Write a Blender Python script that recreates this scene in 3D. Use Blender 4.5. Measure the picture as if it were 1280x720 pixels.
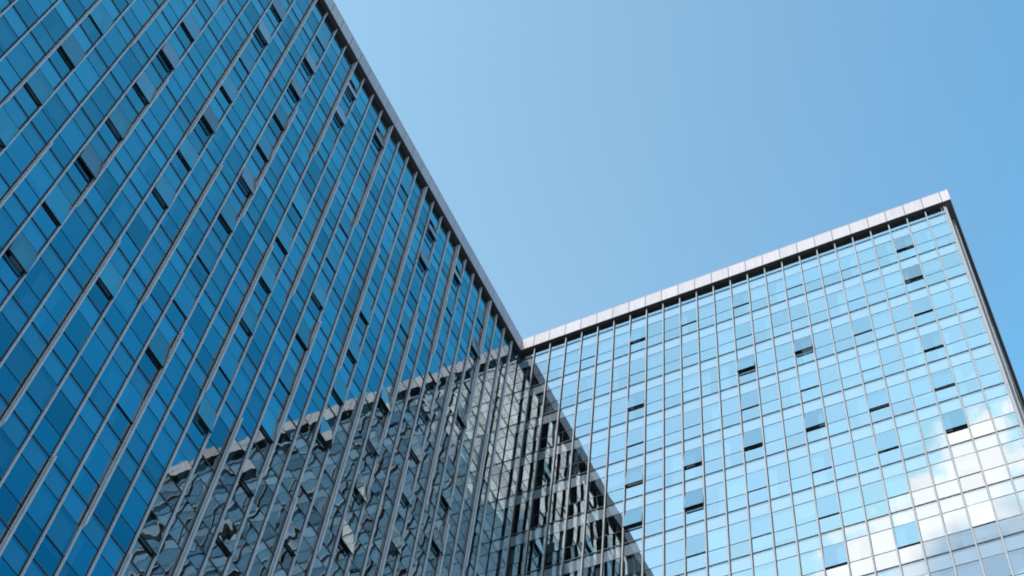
import bpy, math, random
from mathutils import Vector, Matrix

# ------------------------------------------------------------------ clean start
for o in list(bpy.data.objects):
    bpy.data.objects.remove(o)
scene = bpy.context.scene
COL = scene.collection
random.seed(7)

# ------------------------------------------------------------------ camera
CAM = Vector((30.8815, -48.196, 1.6))
cam_d = bpy.data.cameras.new('camera')
cam_d.sensor_width = 36.0
cam_d.lens = 50.70
cam_d.clip_start = 0.1
cam_d.clip_end = 5000
cam = bpy.data.objects.new('camera', cam_d)
COL.objects.link(cam)
RX = Vector((0.8968857, 0.4334527, 0.0878338))
DN = Vector((-0.3286309, 0.7860786, -0.5235286))
FW = Vector((-0.2959691, 0.4406804, 0.8474686))
m = Matrix((RX, -DN, -FW)).transposed().to_4x4()
m.translation = CAM
cam.matrix_world = m
scene.camera = cam
FPX = 1802.66

# ------------------------------------------------------------------ world: sky and clouds
SUN = Vector((-0.09, -0.88, 0.47)).normalized()
SUN_EL = math.asin(SUN.z)
SUN_AZ = math.atan2(SUN.x, SUN.y)

world = bpy.data.worlds.new('World')
scene.world = world
world.use_nodes = True
nt = world.node_tree
for n in list(nt.nodes):
    nt.nodes.remove(n)


def N(tree, kind, **kw):
    n = tree.nodes.new(kind)
    for k, v in kw.items():
        if k.startswith('i_'):
            key = k[2:]
            key = int(key) if key.isdigit() else key
            n.inputs[key].default_value = v
        else:
            setattr(n, k, v)
    return n


def math_n(tree, op, a, b=None, c=None, clamp=False):
    n = tree.nodes.new('ShaderNodeMath')
    n.operation = op
    n.use_clamp = clamp
    for i, v in enumerate((a, b, c)):
        if v is None:
            continue
        if isinstance(v, (int, float)):
            n.inputs[i].default_value = v
        else:
            tree.links.new(v, n.inputs[i])
    return n.outputs[0]


def vmath(tree, op, a, b=None, scale=None):
    n = tree.nodes.new('ShaderNodeVectorMath')
    n.operation = op
    for i, v in enumerate((a, b)):
        if v is None:
            continue
        if isinstance(v, (tuple, list, Vector)):
            n.inputs[i].default_value = tuple(v)
        else:
            tree.links.new(v, n.inputs[i])
    if scale is not None:
        if isinstance(scale, (int, float)):
            n.inputs['Scale'].default_value = scale
        else:
            tree.links.new(scale, n.inputs['Scale'])
    return n.outputs['Value'] if op in ('DOT_PRODUCT', 'LENGTH') else n.outputs[0]


def mixc(tree, fac, a, b, blend='MIX'):
    n = tree.nodes.new('ShaderNodeMix')
    n.data_type = 'RGBA'
    n.blend_type = blend
    for key, v in ((0, fac), (6, a), (7, b)):
        if isinstance(v, (int, float)):
            n.inputs[key].default_value = v
        elif isinstance(v, (tuple, list)):
            n.inputs[key].default_value = tuple(v) + ((1,) if len(v) == 3 else ())
        else:
            tree.links.new(v, n.inputs[key])
    return n.outputs[2]


def ramp(tree, fac, stops, interp='LINEAR'):
    n = tree.nodes.new('ShaderNodeValToRGB')
    cr = n.color_ramp
    cr.interpolation = interp
    while len(cr.elements) > 1:
        cr.elements.remove(cr.elements[-1])
    cr.elements[0].position = stops[0][0]
    c = stops[0][1]
    cr.elements[0].color = (c[0], c[1], c[2], 1)
    for p, c in stops[1:]:
        e = cr.elements.new(p)
        e.color = (c[0], c[1], c[2], 1)
    tree.links.new(fac, n.inputs[0])
    return n.outputs[0]


SKY_STRENGTH = 0.15
sky = N(nt, 'ShaderNodeTexSky', sky_type='NISHITA', sun_disc=False)
sky.sun_elevation = SUN_EL
sky.sun_rotation = SUN_AZ
sky.air_density = 1.0
sky.dust_density = 0.3
sky.ozone_density = 1.6
geo = N(nt, 'ShaderNodeTexCoord')
dirv = vmath(nt, 'NORMALIZE', geo.outputs['Generated'])
# clear air deepens away from the sun
t = vmath(nt, 'DOT_PRODUCT', dirv, (-0.85, -0.50, 0.0))
t = math_n(nt, 'MULTIPLY_ADD', t, 0.5, 0.5, clamp=True)
tint = ramp(nt, t, [(0.0, (0.02, 0.98, 1.6)), (0.13, (0.05, 1.55, 2.15)), (0.20, (0.25, 2.55, 3.15)), (0.28, (0.80, 3.4, 3.5)),
                    (0.364, (2.1, 3.0, 2.75)), (0.495, (3.25, 3.55, 2.85)), (0.584, (3.75, 4.0, 3.1)), (0.64, (4.6, 6.0, 4.9)),
                    (0.75, (4.1, 5.15, 4.4)), (1.0, (3.2, 3.6, 3.2))])
# towards the horizon the air pales to the same tone all round
sep0 = N(nt, 'ShaderNodeSeparateXYZ')
nt.links.new(dirv, sep0.inputs[0])
high = N(nt, 'ShaderNodeMapRange', interpolation_type='SMOOTHSTEP')
high.inputs['From Min'].default_value = 0.15
high.inputs['From Max'].default_value = 0.60
nt.links.new(sep0.outputs[2], high.inputs['Value'])
tint = mixc(nt, high.outputs[0], (1.25, 1.2, 1.2), tint)
skyc = mixc(nt, 1.0, sky.outputs[0], tint, 'MULTIPLY')
# the bright aureole round the sun is veiled
skyc = vmath(nt, 'MINIMUM', skyc, (12.4, 15.0, 18.6))
# cumulus on a flat layer: direction -> layer coordinates
sep = N(nt, 'ShaderNodeSeparateXYZ')
nt.links.new(dirv, sep.inputs[0])
zc = math_n(nt, 'MAXIMUM', sep.outputs[2], 0.08)
lay = N(nt, 'ShaderNodeCombineXYZ')
nt.links.new(math_n(nt, 'DIVIDE', sep.outputs[0], zc), lay.inputs[0])
nt.links.new(math_n(nt, 'DIVIDE', sep.outputs[1], zc), lay.inputs[1])
P = lay.outputs[0]
nz = N(nt, 'ShaderNodeTexNoise', i_Scale=9.0, i_Detail=7.0, i_Roughness=0.58)
nt.links.new(P, nz.inputs['Vector'])
nz2 = N(nt, 'ShaderNodeTexNoise', i_Scale=4.0, i_Detail=4.0, i_Roughness=0.5)
nt.links.new(vmath(nt, 'ADD', P, (3.1, 1.7, 0.4)), nz2.inputs['Vector'])


def blob(cx, cy, rx, ry, rot=0.0):
    mp = N(nt, 'ShaderNodeMapping', vector_type='TEXTURE')
    mp.inputs['Location'].default_value = (cx, cy, 0)
    mp.inputs['Rotation'].default_value = (0, 0, rot)
    mp.inputs['Scale'].default_value = (rx, ry, 1)
    nt.links.new(P, mp.inputs['Vector'])
    ln = vmath(nt, 'LENGTH', mp.outputs[0])
    return math_n(nt, 'SUBTRACT', 1.0, ln)


BL = [blob(-0.08, -0.85, 0.17, 0.055, 0.40), blob(-0.05, -0.935, 0.09, 0.045, 0.1), blob(0.08, -0.84, 0.10, 0.07),
      blob(0.355, -0.675, 0.12, 0.16), blob(0.2, -1.25, 0.5, 0.16), blob(-0.6, -1.35, 0.4, 0.2)]
b = BL[0]
for q in BL[1:]:
    b = math_n(nt, 'MAXIMUM', b, q)
b = math_n(nt, 'MAXIMUM', b, -1.5)
dens = math_n(nt, 'MULTIPLY_ADD', math_n(nt, 'SUBTRACT', nz.outputs[0], 0.5), 3.4, b)
dens = math_n(nt, 'ADD', dens, math_n(nt, 'MULTIPLY', math_n(nt, 'SUBTRACT', nz2.outputs[0], 0.5), 0.8))
mask = ramp(nt, dens, [(0.0, (0, 0, 0)), (0.10, (0.28, 0.28, 0.28)), (0.28, (0.94, 0.94, 0.94)), (0.5, (1, 1, 1))])
# grey shaded base on the underside of the near cloud
base = math_n(nt, 'ADD', blob(-0.06, -0.95, 0.13, 0.075, 0.1), math_n(nt, 'MULTIPLY', math_n(nt, 'SUBTRACT', nz2.outputs[0], 0.5), 1.0))
basef = ramp(nt, base, [(0.0, (0, 0, 0)), (0.45, (1, 1, 1))])
cloudc = mixc(nt, basef, (18.6, 18.8, 19.2), (6.5, 9.4, 12.6))
skyc = mixc(nt, mask, skyc, cloudc)
bg = N(nt, 'ShaderNodeBackground')
bg.inputs['Strength'].default_value = SKY_STRENGTH
nt.links.new(skyc, bg.inputs['Color'])
wo = N(nt, 'ShaderNodeOutputWorld')
nt.links.new(bg.outputs[0], wo.inputs['Surface'])

# ------------------------------------------------------------------ sun and exposure
sun_d = bpy.data.lights.new('sun', 'SUN')
sun_d.energy = 3.3
sun_d.angle = math.radians(0.5)
sun_d.color = (1.0, 0.95, 0.87)
sun = bpy.data.objects.new('sun', sun_d)
COL.objects.link(sun)
sun.rotation_euler = (-SUN).to_track_quat('-Z', 'Y').to_euler()
sun.location = (0, -30, 140)

scene.view_settings.view_transform = 'Standard'
scene.view_settings.look = 'None'
scene.view_settings.exposure = 0.0
scene.view_settings.gamma = 1.0
scene.view_settings.use_curve_mapping = False
scene.render.engine = 'CYCLES'
scene.cycles.max_bounces = 12
scene.cycles.glossy_bounces = 8
scene.cycles.transparent_max_bounces = 16
scene.cycles.diffuse_bounces = 3
scene.cycles.caustics_reflective = False
scene.cycles.caustics_refractive = False
scene.cycles.pixel_filter_type = 'BLACKMAN_HARRIS'
scene.cycles.filter_width = 1.85
scene.cycles.use_adaptive_sampling = False
scene.render.resolution_x = 1024
scene.render.resolution_y = 576


# ------------------------------------------------------------------ materials
def principled(name, col, rough=0.6, metal=0.0, noise=0.0, nscale=3.0, rnd=0.0, spec=0.5, streak=0.0):
    mt = bpy.data.materials.new(name)
    mt.use_nodes = True
    t = mt.node_tree
    bs = t.nodes['Principled BSDF']
    bs.inputs['Roughness'].default_value = rough
    bs.inputs['Metallic'].default_value = metal
    bs.inputs['Specular IOR Level'].default_value = spec
    c = None
    g = N(t, 'ShaderNodeNewGeometry')
    base = (col[0], col[1], col[2], 1)
    if noise > 0:
        nz = N(t, 'ShaderNodeTexNoise', i_Scale=nscale, i_Detail=5.0)
        t.links.new(g.outputs['Position'], nz.inputs['Vector'])
        lo = tuple(x * (1 - noise) for x in col)
        hi = tuple(min(1, x * (1 + noise)) for x in col)
        c = ramp(t, nz.outputs[0], [(0.3, lo), (0.7, hi)])
    if streak > 0:
        mp = N(t, 'ShaderNodeMapping')
        mp.inputs['Scale'].default_value = (6.0, 6.0, 0.35)
        t.links.new(g.outputs['Position'], mp.inputs['Vector'])
        nz = N(t, 'ShaderNodeTexNoise', i_Scale=1.6, i_Detail=5.0, i_Roughness=0.65)
        t.links.new(mp.outputs[0], nz.inputs['Vector'])
        s = ramp(t, nz.outputs[0], [(0.35, (1 - streak,) * 3), (0.62, (1, 1, 1))])
        c = mixc(t, 1.0, c if c is not None else base, s, 'MULTIPLY')
    if rnd > 0:
        at = N(t, 'ShaderNodeAttribute', attribute_name='rnd')
        sp = N(t, 'ShaderNodeSeparateColor')
        t.links.new(at.outputs['Color'], sp.inputs[0])
        f = math_n(t, 'MULTIPLY_ADD', sp.outputs[0], 2 * rnd, 1 - rnd)
        cc = N(t, 'ShaderNodeCombineXYZ')
        for i in range(3):
            t.links.new(f, cc.inputs[i])
        c = mixc(t, 1.0, c if c is not None else base, cc.outputs[0], 'MULTIPLY')
    if c is None:
        bs.inputs['Base Color'].default_value = base
    else:
        t.links.new(c, bs.inputs['Base Color'])
    return mt


def glass(name, ior, tint, trans, tilt, pillow, wave, wscale, frnd=0.12):
    mt = bpy.data.materials.new(name)
    mt.use_nodes = True
    t = mt.node_tree
    for n in list(t.nodes):
        t.nodes.remove(n)
    out = N(t, 'ShaderNodeOutputMaterial')
    g = N(t, 'ShaderNodeNewGeometry')
    at = N(t, 'ShaderNodeAttribute', attribute_name='rnd')
    uv = N(t, 'ShaderNodeUVMap')
    nrm = g.outputs['Normal']
    rv = vmath(t, 'SUBTRACT', at.outputs['Color'], (0.5, 0.5, 0.5))
    # every pane hangs a fraction of a degree out of true
    off = vmath(t, 'SCALE', rv, scale=tilt)
    # pillowing of the sealed units
    su = N(t, 'ShaderNodeSeparateXYZ')
    t.links.new(uv.outputs[0], su.inputs[0])
    tang = vmath(t, 'CROSS_PRODUCT', (0, 0, 1), nrm)
    sr = N(t, 'ShaderNodeSeparateXYZ')
    t.links.new(rv, sr.inputs[0])
    pil = math_n(t, 'MULTIPLY_ADD', sr.outputs[1], pillow * 1.6, -pillow)
    off = vmath(t, 'ADD', off, vmath(t, 'SCALE', tang, scale=math_n(t, 'MULTIPLY', math_n(t, 'SUBTRACT', su.outputs[0], 0.5), pil)))
    cz = N(t, 'ShaderNodeCombineXYZ')
    t.links.new(math_n(t, 'MULTIPLY', math_n(t, 'SUBTRACT', su.outputs[1], 0.5), pil), cz.inputs[2])
    off = vmath(t, 'ADD', off, cz.outputs[0])
    # roller wave of the tempered sheet
    nz = N(t, 'ShaderNodeTexNoise', i_Scale=wscale, i_Detail=1.0, i_Roughness=0.4)
    t.links.new(vmath(t, 'ADD', g.outputs['Position'], vmath(t, 'SCALE', at.outputs['Color'], scale=37.0)), nz.inputs['Vector'])
    off = vmath(t, 'ADD', off, vmath(t, 'SCALE', vmath(t, 'SUBTRACT', nz.outputs['Color'], (0.5, 0.5, 0.5)), scale=wave))
    nn = vmath(t, 'NORMALIZE', vmath(t, 'ADD', nrm, off))
    gl = N(t, 'ShaderNodeBsdfGlossy', i_Roughness=0.0)
    gl.inputs['Color'].default_value = (*tint, 1)
    t.links.new(nn, gl.inputs['Normal'])
    tr = N(t, 'ShaderNodeBsdfTransparent')
    tr.inputs['Color'].default_value = (*trans, 1)
    # Schlick reflectance, the same from both sides of the sheet
    f0 = ((ior - 1) / (ior + 1)) ** 2
    cosv = math_n(t, 'ABSOLUTE', vmath(t, 'DOT_PRODUCT', g.outputs['Normal'], g.outputs['Incoming']))
    fr = math_n(t, 'MULTIPLY_ADD', math_n(t, 'POWER', math_n(t, 'SUBTRACT', 1.0, cosv, clamp=True), 5.0), 1 - f0, f0)
    f = math_n(t, 'MULTIPLY', fr, math_n(t, 'MULTIPLY_ADD', sr.outputs[2], frnd * 2, 1.0), clamp=True)
    mx = N(t, 'ShaderNodeMixShader')
    t.links.new(f, mx.inputs[0])
    t.links.new(tr.outputs[0], mx.inputs[1])
    t.links.new(gl.outputs[0], mx.inputs[2])
    t.links.new(mx.outputs[0], out.inputs['Surface'])
    return mt


M_GL = glass('glass_deep_blue', 3.8, (0.80, 0.91, 0.94), (0.45, 0.66, 0.74), 0.006, 0.007, 0.010, 1.2, 0.21)
M_GR = glass('glass_pale_blue', 3.8, (0.97, 1.0, 1.0), (0.56, 0.70, 0.78), 0.003, 0.003, 0.009, 0.7, 0.07)
M_SPAN = glass('spandrel_glass_pale', 3.1, (0.97, 1.0, 1.0), (0.88, 0.90, 0.97), 0.003, 0.004, 0.009, 0.7, 0.04)
M_PANEL = principled('spandrel_panel', (0.245, 0.295, 0.30), 0.8)
M_BLIND = principled('window_blind', (0.14, 0.145, 0.145), 0.9, rnd=0.3)
M_SILVER = principled('anodised_aluminium', (0.28, 0.275, 0.28), 0.45, 0.0, noise=0.07, nscale=1.3, streak=0.08)
M_FIN = principled('pale_aluminium', (0.46, 0.48, 0.52), 0.45, 0.0, noise=0.06, nscale=1.3, streak=0.06)
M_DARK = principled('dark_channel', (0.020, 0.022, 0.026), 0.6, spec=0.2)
M_FRAME = principled('dark_frame', (0.018, 0.019, 0.022), 0.5, spec=0.3)
M_TRANS = principled('transom_grey', (0.06, 0.075, 0.095), 0.5)
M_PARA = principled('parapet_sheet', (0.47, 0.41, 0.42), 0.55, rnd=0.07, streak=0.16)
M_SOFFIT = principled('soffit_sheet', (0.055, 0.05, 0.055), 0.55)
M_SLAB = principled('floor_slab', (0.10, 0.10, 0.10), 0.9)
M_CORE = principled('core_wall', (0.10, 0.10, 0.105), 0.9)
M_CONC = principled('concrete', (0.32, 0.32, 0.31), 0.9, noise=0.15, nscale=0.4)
M_PAVE = principled('paving', (0.42, 0.385, 0.34), 0.9, noise=0.15, nscale=0.6)


# ------------------------------------------------------------------ mesh helpers
class MB:
    """collects faces; build() links them as ONE mesh object"""

    def __init__(self):
        self.v, self.f, self.m, self.uv, self.c, self.mats = [], [], [], [], [], []

    def mat(self, mt):
        if mt not in self.mats:
            self.mats.append(mt)
        return self.mats.index(mt)

    def quad(self, pts, mt, c=None):
        i = len(self.v)
        self.v += [tuple(p) for p in pts]
        self.f.append(tuple(range(i, i + len(pts))))
        self.m.append(self.mat(mt))
        self.uv += [(0, 0), (1, 0), (1, 1), (0, 1)][:len(pts)]
        c = c or (random.random(), random.random(), random.random(), 1)
        self.c += [c] * len(pts)

    def hexa(self, P, mt, faces=None, c=None):
        """P: 8 corners, bottom 4 (u0p0,u1p0,u1p1,u0p1) then top 4; faces overrides material by side"""
        faces = faces or {}
        c = c or (random.random(), random.random(), random.random(), 1)
        S = {'bottom': (3, 2, 1, 0), 'top': (4, 5, 6, 7), 'back': (0, 1, 5, 4), 'u1': (1, 2, 6, 5), 'front': (2, 3, 7, 6), 'u0': (3, 0, 4, 7)}
        for k, ix in S.items():
            mm = faces.get(k, mt)
            if mm is None:
                continue
            self.quad([P[j] for j in ix], mm, c)

    def build(self, name, parent=None):
        me = bpy.data.meshes.new(name)
        me.from_pydata(self.v, [], self.f)
        for mt in self.mats:
            me.materials.append(mt)
        me.polygons.foreach_set('material_index', self.m)
        ul = me.uv_layers.new(name='UVMap')
        ul.data.foreach_set('uv', [x for p in self.uv for x in p])
        at = me.attributes.new('rnd', 'FLOAT_COLOR', 'CORNER')
        at.data.foreach_set('color', [x for p in self.c for x in p])
        me.update()
        o = bpy.data.objects.new(name, me)
        COL.objects.link(o)
        if parent:
            o.parent = parent
            o.matrix_parent_inverse = parent.matrix_world.inverted()
        return o


def box_world(mb, x0, x1, y0, y1, z0, z1, mt, faces=None):
    mb.hexa([(x0, y0, z0), (x1, y0, z0), (x1, y1, z0), (x0, y1, z0), (x0, y0, z1), (x1, y0, z1), (x1, y1, z1), (x0, y1, z1)], mt, faces)


ZS = 84.43          # underside of the parapet
FH = 3.6919         # storey height
Z0 = ZS - 0.89      # first slab line
OV = 0.33           # overhang of the parapet
OVE = 0.53          # overhang at the free end of the right tower
PH = 1.27           # height of the parapet
NFLOOR = 22
F_SP, F_TALL = 0.28, 0.70   # row fractions of one storey
WR, OR_ = 1.2, 0.082
WL, OL_ = 1.18955, 0.0247
NR, NL = 25, 48
XE = OR_ + NR * WR
YE = OL_ + NL * WL
DEPTH = 16.0


class Facade:
    def __init__(self, kind):
        self.kind = kind

    def pt(self, u, p, z):
        if self.kind == 'R':
            return (u, -p, z)
        if self.kind == 'L':
            return (p, -u, z)
        return (XE + p, u, z)

    def box(self, mb, u0, u1, p0, p1, z0, z1, mt, faces=None):
        P = []
        for z in (z0, z1):
            P += [self.pt(u0, p0, z), self.pt(u1, p0, z), self.pt(u1, p1, z), self.pt(u0, p1, z)]
        mb.hexa(P, mt, faces)

    def pane(self, mb, u0, u1, p, z0, z1, mt, c=None):
        q = [self.pt(u0, p, z0), self.pt(u1, p, z0), self.pt(u1, p, z1), self.pt(u0, p, z1)]
        if self.kind == 'L':
            q = [q[1], q[0], q[3], q[2]]
        mb.quad(q, mt, c)


def proj(P):
    d = Vector(P) - CAM
    w = d.dot(FW)
    if w <= 0.1:
        return None
    return (640 + FPX * d.dot(RX) / w, 360 + FPX * d.dot(DN) / w)


def seen_area(fc, u0, u1, z0, z1):
    q = [proj(fc.pt(u, 0, z)) for u, z in ((u0, z0), (u1, z0), (u1, z1), (u0, z1))]
    if any(p is None for p in q):
        return 0
    cx = sum(p[0] for p in q) / 4
    cy = sum(p[1] for p in q) / 4
    if not (-15 < cx < 1295 and -15 < cy < 735):
        return 0
    return abs(sum(q[i][0] * q[(i + 1) % 4][1] - q[(i + 1) % 4][0] * q[i][1] for i in range(4))) / 2


# ------------------------------------------------------------------ how far each top-hung sash stands open
OPEN_L = {(4, 0): 1, (4, 1): 4, (4, 2): 1, (4, 3): 4, (4, 5): 4, (4, 6): 4, (7, 0): 4, (7, 1): 1, (7, 3): 1, (7, 4): 4,
          (7, 5): 3, (7, 6): 4, (7, 7): 4, (10, 0): 4, (10, 1): 4, (10, 2): .5, (10, 3): 1, (10, 5): 4, (10, 6): 4,
          (10, 7): 4, (10, 8): 4, (13, 0): 1, (13, 1): .5, (13, 4): 2, (13, 5): 3, (13, 6): 3, (13, 7): 4, (13, 8): 1,
          (13, 9): 2, (16, 0): 4, (16, 3): 1, (16, 4): 1, (16, 5): 3, (16, 6): 2, (16, 7): 1, (16, 8): 2, (16, 9): 3,
          (16, 10): 3, (19, 0): 4, (19, 1): 4, (19, 4): 1, (19, 5): 2, (19, 6): 3, (19, 7): 3, (19, 8): 1, (19, 9): 4,
          (19, 11): 3, (22, 0): 1, (22, 1): 4, (22, 2): 4, (22, 3): 2, (22, 4): 2, (22, 5): 4, (22, 6): 3, (22, 7): 1,
          (22, 8): 1, (22, 9): 3, (22, 10): 1, (25, 1): 3, (25, 2): 4, (25, 3): 1, (25, 4): 2, (25, 5): 4, (25, 6): 2,
          (25, 7): 3, (25, 9): 3, (28, 4): 2, (28, 5): 4, (28, 6): 3, (28, 7): 3, (28, 8): 4, (28, 9): 2, (28, 10): 4,
          (31, 6): 1, (31, 7): 3, (31, 8): 2, (31, 9): 2}
OPEN_R = {(4, 0): .5, (7, 0): 2, (7, 2): 3, (7, 3): 1, (7, 4): 3, (7, 5): 4, (10, 0): 1, (10, 4): 2.5, (10, 5): 4,
          (10, 6): 1, (13, 0): 1, (13, 1): .5, (13, 2): 4, (13, 3): 1, (13, 4): 2.5, (13, 5): .5, (13, 6): .5,
          (16, 0): .5, (16, 2): 4, (16, 3): 1, (16, 4): 2.5, (16, 5): 1, (16, 6): 1, (16, 7): 1.3, (19, 2): 1,
          (19, 4): 2, (19, 5): 1.3, (19, 7): 1, (22, 0): 2, (22, 1): 3, (22, 2): 1.3, (22, 3): 1.5, (22, 4): 1.5,
          (22, 5): 2.5, (22, 7): .5}
GAP = {0: 0.012, .5: 0.03, 1: 0.05, 1.3: 0.07, 1.5: 0.09, 2: 0.11, 2.5: 0.14, 3: 0.14, 4: 0.225}


def tag(o, label=None, cat=None, group=None, kind=None):
    for k, v in (('label', label), ('category', cat), ('group', group), ('kind', kind)):
        if v:
            o[k] = v


def empty(name, loc):
    o = bpy.data.objects.new(name, None)
    COL.objects.link(o)
    o.location = loc
    o.matrix_world = Matrix.Translation(loc)
    return o


def sash(fc, u0, u1, zt, zb, gap, gm, parent):
    """top-hung sash, hinged at zt and pushed out by gap at its foot"""
    H = zt - zb
    ch = math.sqrt(H * H - gap * gap) / H
    sh = gap / H

    def q(u, s, d):     # s metres down the leaf, d metres outwards of it
        return fc.pt(u, s * sh + d * ch + 0.004, zt - s * ch + d * sh)

    def bar(mb, ua, ub, s0, s1, d0, d1, mt):
        mb.hexa([q(ua, s1, d0), q(ub, s1, d0), q(ub, s1, d1), q(ua, s1, d1), q(ua, s0, d0), q(ub, s0, d0), q(ub, s0, d1), q(ua, s0, d1)], mt)
    fr = MB()
    w = 0.045
    a, b_ = u0 + 0.012, u1 - 0.012
    H -= 0.02
    bar(fr, a, b_, 0.0, w * 0.6, -0.05, 0.010, M_FRAME)
    bar(fr, a, b_, H - w, H, -0.06, 0.010, M_FRAME)
    bar(fr, a, a + 0.03, w * 0.6, H - w, -0.05, 0.006, M_FRAME)
    bar(fr, b_ - 0.03, b_, w * 0.6, H - w, -0.05, 0.006, M_FRAME)
    if gap > 0.05:
        # friction stays between leaf and frame
        for ua in (a + 0.004, b_ - 0.03):
            mb_p = [fc.pt(ua, 0.0, zt - H * 0.5), fc.pt(ua + 0.025, 0.0, zt - H * 0.5), fc.pt(ua + 0.025, 0.0, zt - H * 0.5 + 0.03), fc.pt(ua, 0.0, zt - H * 0.5 + 0.03)]
            mb_q = [q(ua, H * 0.62, -0.05), q(ua + 0.025, H * 0.62, -0.05), q(ua + 0.025, H * 0.62 - 0.03, -0.05), q(ua, H * 0.62 - 0.03, -0.05)]
            fr.hexa([mb_p[0], mb_p[1], mb_q[1], mb_q[0], mb_p[3], mb_p[2], mb_q[2], mb_q[3]], M_SILVER)
    o = fr.build('sash', parent)
    gb = MB()
    pts = [q(a + 0.004, H - 0.01, 0.012), q(b_ - 0.004, H - 0.01, 0.012), q(b_ - 0.004, 0.01, 0.012), q(a + 0.004, 0.01, 0.012)]
    if fc.kind == 'L':
        pts = [pts[1], pts[0], pts[3], pts[2]]
    gb.quad(pts, gm)
    g = gb.build('sash_glass', o)
    return o


def bay(mb, fc, u0, u1, n, gm, with_sash, seed, pb=None, bb=None):
    """one storey of one module: spandrel, tall light, low light, and what hangs behind them"""
    rg = random.Random(seed)
    pb = pb or mb
    bb = bb or mb
    zt = Z0 - n * FH
    zs = zt - F_SP * FH
    zl = zt - F_TALL * FH
    zb = zt - FH
    c = lambda: (rg.random(), rg.random(), rg.random(), 1)
    fc.pane(mb, u0, u1, 0.0, zs + 0.01, zt - 0.01, M_SPAN if gm == M_GR else gm, c())
    fc.pane(pb, u0, u1, -0.07, zs, zt - 0.10, M_PANEL, c())
    if not with_sash:
        fc.pane(mb, u0, u1, 0.0, zl + 0.01, zs - 0.01, gm, c())
    fc.pane(mb, u0, u1, 0.0, zb + 0.01, zl - 0.01, gm, c())
    ea, eb = (0.095, 0.035) if fc.kind == 'L' else (0.045, 0.058)
    for ua, ub in ((u0, u0 + ea), (u1 - eb, u1)):
        fc.pane(mb, ua, ub, 0.005, zb, zt, M_FRAME)
    r = rg.random()
    g = 0.07
    if r < 0.34:
        drop = rg.choice((0.35, 0.5, 0.62, 0.8, 1.0))
        d = (zs - zb) * drop
        fc.pane(bb, u0 + g, u1 - g, -0.16, zs - d, zs - 0.02, M_BLIND, c())
    elif r < 0.58:
        wd = (u1 - u0) * rg.uniform(0.2, 0.6)
        if rg.random() < 0.5:
            fc.pane(bb, u0 + g, u0 + g + wd, -0.18, zb + 0.05, zs - 0.02, M_BLIND, c())
        else:
            fc.pane(bb, u1 - g - wd, u1 - g, -0.18, zb + 0.05, zs - 0.02, M_BLIND, c())


def mullion(fc, u, w, dpt, parent, dark_sides, silver):
    mb = MB()
    z = ZS
    # sleeves jointed once a storey, a shadow gap at each joint
    cuts = [ZS] + [Z0 - n * FH - 0.22 for n in range(NFLOOR + 1)]
    for i in range(len(cuts) - 1):
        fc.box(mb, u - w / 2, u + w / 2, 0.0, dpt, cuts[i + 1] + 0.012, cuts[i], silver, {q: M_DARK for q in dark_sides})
        fc.box(mb, u - w / 2 + 0.004, u + w / 2 - 0.004, 0.0, dpt - 0.008, cuts[i + 1], cuts[i + 1] + 0.012, M_DARK, {'top': None, 'bottom': None})
    return mb.build('mullion', parent)


def transoms(fc, ua, ub, nvis, parent):
    rest = MB()
    for n in range(NFLOOR):
        zt = Z0 - n * FH
        for i, (z, hh, p) in enumerate(((zt, 0.042, 0.034), (zt - F_SP * FH, 0.036, 0.010), (zt - F_TALL * FH, 0.036, 0.010))):
            mb = MB() if n < nvis else rest
            fc.box(mb, ua, ub, -0.09, p, z - hh / 2, z + hh / 2, M_FRAME if i else M_TRANS)
            if n < nvis:
                mb.build('transom', parent)
    o = rest.build('transom', parent)
    tag(o, kind='stuff')


def windows(fc, us, gm, opens, parent, nvis, cols_sash, top=100):
    cells = []
    for k in range(len(us) - 1):
        for n in range(NFLOOR):
            zt = Z0 - n * FH
            cells.append((seen_area(fc, us[k], us[k + 1], zt - FH, zt), k, n))
    cells.sort(reverse=True)
    rest = MB()
    for i, (a, k, n) in enumerate(cells):
        has = (k in cols_sash) and n < nvis
        mb = MB() if i < top and a > 0 else rest
        pb, bb = (rest, rest) if mb is rest else (MB(), MB())
        bay(mb, fc, us[k], us[k + 1], n, gm, has, (77 if fc.kind == 'L' else 0) + k * 131 + n * 7919, pb, bb)
        if mb is not rest:
            w = mb.build('window', parent)
            pb.build('spandrel_panel', w)
            if bb.f:
                bb.build('blind', w)
        if has:
            zt = Z0 - n * FH
            o = sash(fc, us[k] + 0.03, us[k + 1] - 0.03, zt - F_SP * FH - 0.017, zt - F_TALL * FH + 0.005, GAP[opens.get((k, n), 0)], gm, parent)
            lv = opens.get((k, n), 0)
            if lv >= 2:
                o['label'] = 'top-hung window sash pushed open at its foot'
    # band of glass under the parapet
    for k in range(len(us) - 1):
        fc.pane(rest, us[k], us[k + 1], 0.0, Z0 + 0.01, ZS, gm)
    o = rest.build('window', parent)
    tag(o, kind='stuff')


def parapet(fc, us, ua, ub, parent):
    """sheet panels in front of a dark backing; seams follow the mullions"""
    edges = [ua] + [u for u in us if ua + 0.4 < u < ub - 0.4] + [ub]
    for i in range(len(edges) - 1):
        mb = MB()
        g = 0.020
        fc.box(mb, edges[i] + (g if i else 0), edges[i + 1] - (g if i < len(edges) - 2 else 0), OV - 0.035, OV, ZS - 0.003, ZS + PH, M_PARA)
        mb.build('parapet_panel', parent)


# ------------------------------------------------------------------ ground
mb = MB()
S = 1500
mb.quad([(-S, -S, 0), (S, -S, 0), (S, S, 0), (-S, S, 0)], M_PAVE)
g = mb.build('ground')
tag(g, kind='structure')

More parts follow.
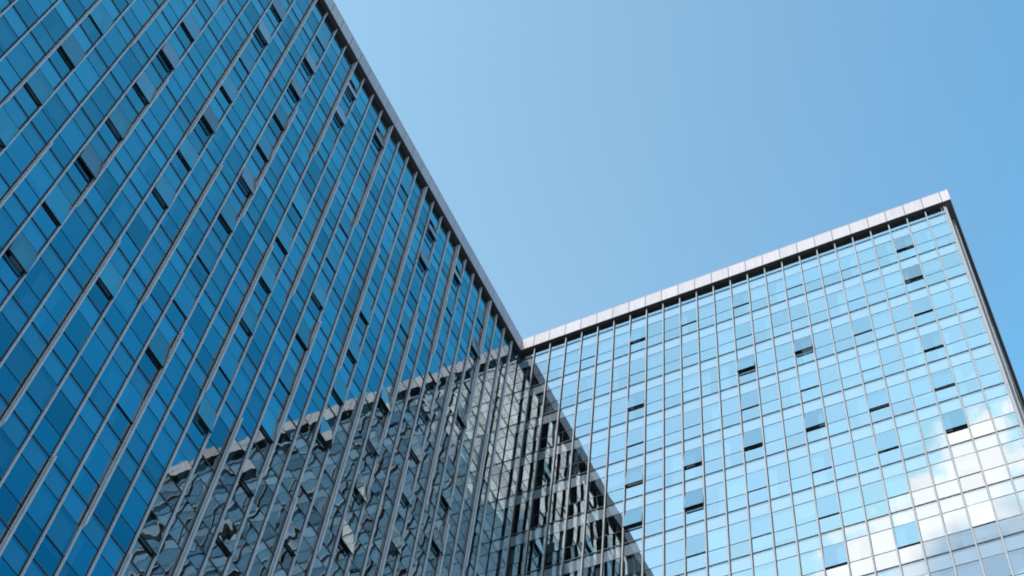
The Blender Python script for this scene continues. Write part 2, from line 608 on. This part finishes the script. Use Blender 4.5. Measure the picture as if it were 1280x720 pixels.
R, L, E_ = Facade('R'), Facade('L'), Facade('E')
usR = [0.0] + [OR_ + k * WR for k in range(1, NR)] + [XE]
usL = [0.0] + [OL_ + k * WL for k in range(1, NL)] + [YE]
usE = [k * WR for k in range(0, 28)]
YB = usE[-1]

# ------------------------------------------------------------------ right tower
tr = empty('office_tower', (15, 0, 0))
tag(tr, 'pale sky-blue glass tower with plain slim mullions, mirroring white clouds, right of the inner corner', 'office tower')
windows(R, usR, M_GR, OPEN_R, tr, 10, set(range(4, NR, 3)))
for k in range(1, NR):
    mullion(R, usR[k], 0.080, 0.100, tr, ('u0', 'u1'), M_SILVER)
mbp = MB()
R.box(mbp, XE - 0.05, XE + 0.0, 0.0, 0.06, 0, ZS, M_SILVER)
R.box(mbp, XE - 0.20, XE - 0.175, 0.0, 0.02, 0, ZS, M_SILVER)
mbp.build('corner_post', tr)
transoms(R, 0.0, XE, 10, tr)
parapet(R, usR, OV + 0.002, XE + OVE, tr)
# end wall facing away from the corner
mbe = MB()
for k in range(len(usE) - 1):
    for n in range(NFLOOR):
        bay(mbe, E_, usE[k], usE[k + 1], n, M_GR, False, 5000 + k * 40 + n)
    E_.pane(mbe, usE[k], usE[k + 1], 0.0, Z0, ZS, M_GR)
tag(mbe.build('window', tr), kind='stuff')
for k in range(0, len(usE)):
    mullion(E_, usE[k] + (0.05 if k == 0 else 0), 0.09, 0.13 if k == 0 else 0.30, tr, ('u1',), M_SILVER)
for (k, n, o) in ((1, 2, 4), (1, 4, 4), (1, 6, 3), (4, 6, 4), (4, 1, 3), (4, 3, 4), (1, 8, 3), (4, 8, 4)):
    zt = Z0 - n * FH
    sash(E_, usE[k] + 0.05, usE[k + 1] - 0.05, zt - F_SP * FH, zt - F_TALL * FH, GAP[o] + 0.1, M_GR, tr)
edges = usE
for i in range(len(usE) - 1):
    mb = MB()
    E_.box(mb, (-OV + 0.036 if i == 0 else usE[i] + 0.009), usE[i + 1] - 0.009, OVE - 0.035, OVE, ZS - 0.003, ZS + PH, M_PARA)
    mb.build('parapet_panel', tr)
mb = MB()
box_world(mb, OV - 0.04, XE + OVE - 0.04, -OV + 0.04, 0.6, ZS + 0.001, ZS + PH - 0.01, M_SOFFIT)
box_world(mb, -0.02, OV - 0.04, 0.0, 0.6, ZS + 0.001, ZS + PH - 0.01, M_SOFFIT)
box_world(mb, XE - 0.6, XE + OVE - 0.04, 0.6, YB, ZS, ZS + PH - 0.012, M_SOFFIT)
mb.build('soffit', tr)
mb = MB()
box_world(mb, OV + 0.002, XE + OVE + 0.012, -OV - 0.012, -OV + 0.35, ZS + PH, ZS + PH + 0.03, M_PARA)
mb.build('coping', tr)
mb = MB()
box_world(mb, 0.6, XE - 0.6, 0.6, YB, ZS - 0.02, ZS + 0.35, M_CONC)
mb.build('roof', tr)
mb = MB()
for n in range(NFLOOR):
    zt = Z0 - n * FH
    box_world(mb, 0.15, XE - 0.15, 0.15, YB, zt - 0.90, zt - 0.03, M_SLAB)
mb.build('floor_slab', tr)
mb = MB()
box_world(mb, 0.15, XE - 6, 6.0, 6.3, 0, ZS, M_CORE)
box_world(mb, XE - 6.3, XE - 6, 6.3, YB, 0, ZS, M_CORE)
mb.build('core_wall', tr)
mb = MB()
box_world(mb, 0.15, XE, YB, YB + 0.3, 0, ZS + PH, M_CONC)
mb.build('back_wall', tr)

# ------------------------------------------------------------------ left tower
tl = empty('office_tower', (0, -25, 0))
tag(tl, 'long deep-blue glass tower with projecting metal fins in staggered bands, left of the inner corner', 'office tower')
windows(L, usL, M_GL, OPEN_L, tl, 14, set(range(4, NL, 3)))
for k in range(1, NL):
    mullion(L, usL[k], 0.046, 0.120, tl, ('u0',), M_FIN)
transoms(L, 0.0, YE, 14, tl)
parapet(L, usL, OV + 0.038, YE + 0.4, tl)
# staggered blades bolted in front of every second mullion
for k in range(2, NL, 2):
    spans = [(-1, 3.3), (6.0, 9.3), (12.0, 15.3), (18.0, 21.2)] if k % 4 == 0 else [(3.0, 6.3), (9.0, 12.3), (15.0, 18.3)]
    for a, b_ in spans:
        zt = ZS - 0.01 if a < 0 else Z0 - a * FH
        zb = Z0 - b_ * FH
        u = usL[k]
        mb = MB()
        L.box(mb, u - 0.025, u + 0.023, 0.120, 0.155, zb + 0.12, zt, M_DARK)  # dark infill, its colour standing in for the shadow in the gap behind the blade
        w = 0.023
        P_ = [L.pt(u - w, 0.155, zb), L.pt(u + w, 0.155, zb), L.pt(u + w, 0.265, zb + 0.16), L.pt(u - w, 0.265, zb + 0.16),
              L.pt(u - w, 0.155, zt), L.pt(u + w, 0.155, zt), L.pt(u + w, 0.265, zt), L.pt(u - w, 0.265, zt)]
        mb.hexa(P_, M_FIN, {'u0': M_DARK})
        mb.build('fin', tl)
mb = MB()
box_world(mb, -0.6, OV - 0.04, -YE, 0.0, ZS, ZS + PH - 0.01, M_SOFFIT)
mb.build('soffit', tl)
mb = MB()
box_world(mb, OV - 0.35, OV + 0.012, -YE, -OV - 0.014, ZS + PH, ZS + PH + 0.03, M_PARA)
mb.build('coping', tl)
mb = MB()
box_world(mb, -DEPTH, -0.6, -YE, YB, ZS - 0.02, ZS + 0.35, M_CONC)
mb.build('roof', tl)
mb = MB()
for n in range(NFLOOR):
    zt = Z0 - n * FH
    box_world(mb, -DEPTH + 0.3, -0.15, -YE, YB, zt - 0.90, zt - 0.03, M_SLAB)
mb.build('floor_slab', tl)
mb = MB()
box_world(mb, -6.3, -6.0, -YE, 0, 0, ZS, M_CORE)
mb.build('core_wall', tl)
mb = MB()
box_world(mb, -DEPTH, -DEPTH + 0.3, -YE, YB, 0, ZS + PH, M_CONC)
box_world(mb, -DEPTH + 0.3, 0.0, -YE - 0.3, -YE, 0, ZS + PH, M_CONC)
box_world(mb, -DEPTH + 0.3, 0.0, YB, YB + 0.3, 0, ZS + PH, M_CONC)
mb.build('back_wall', tl)
mb = MB()
box_world(mb, -0.15, 0.0, 0.02, YB, 0, ZS, M_CONC)
mb.build('party_wall', tl)
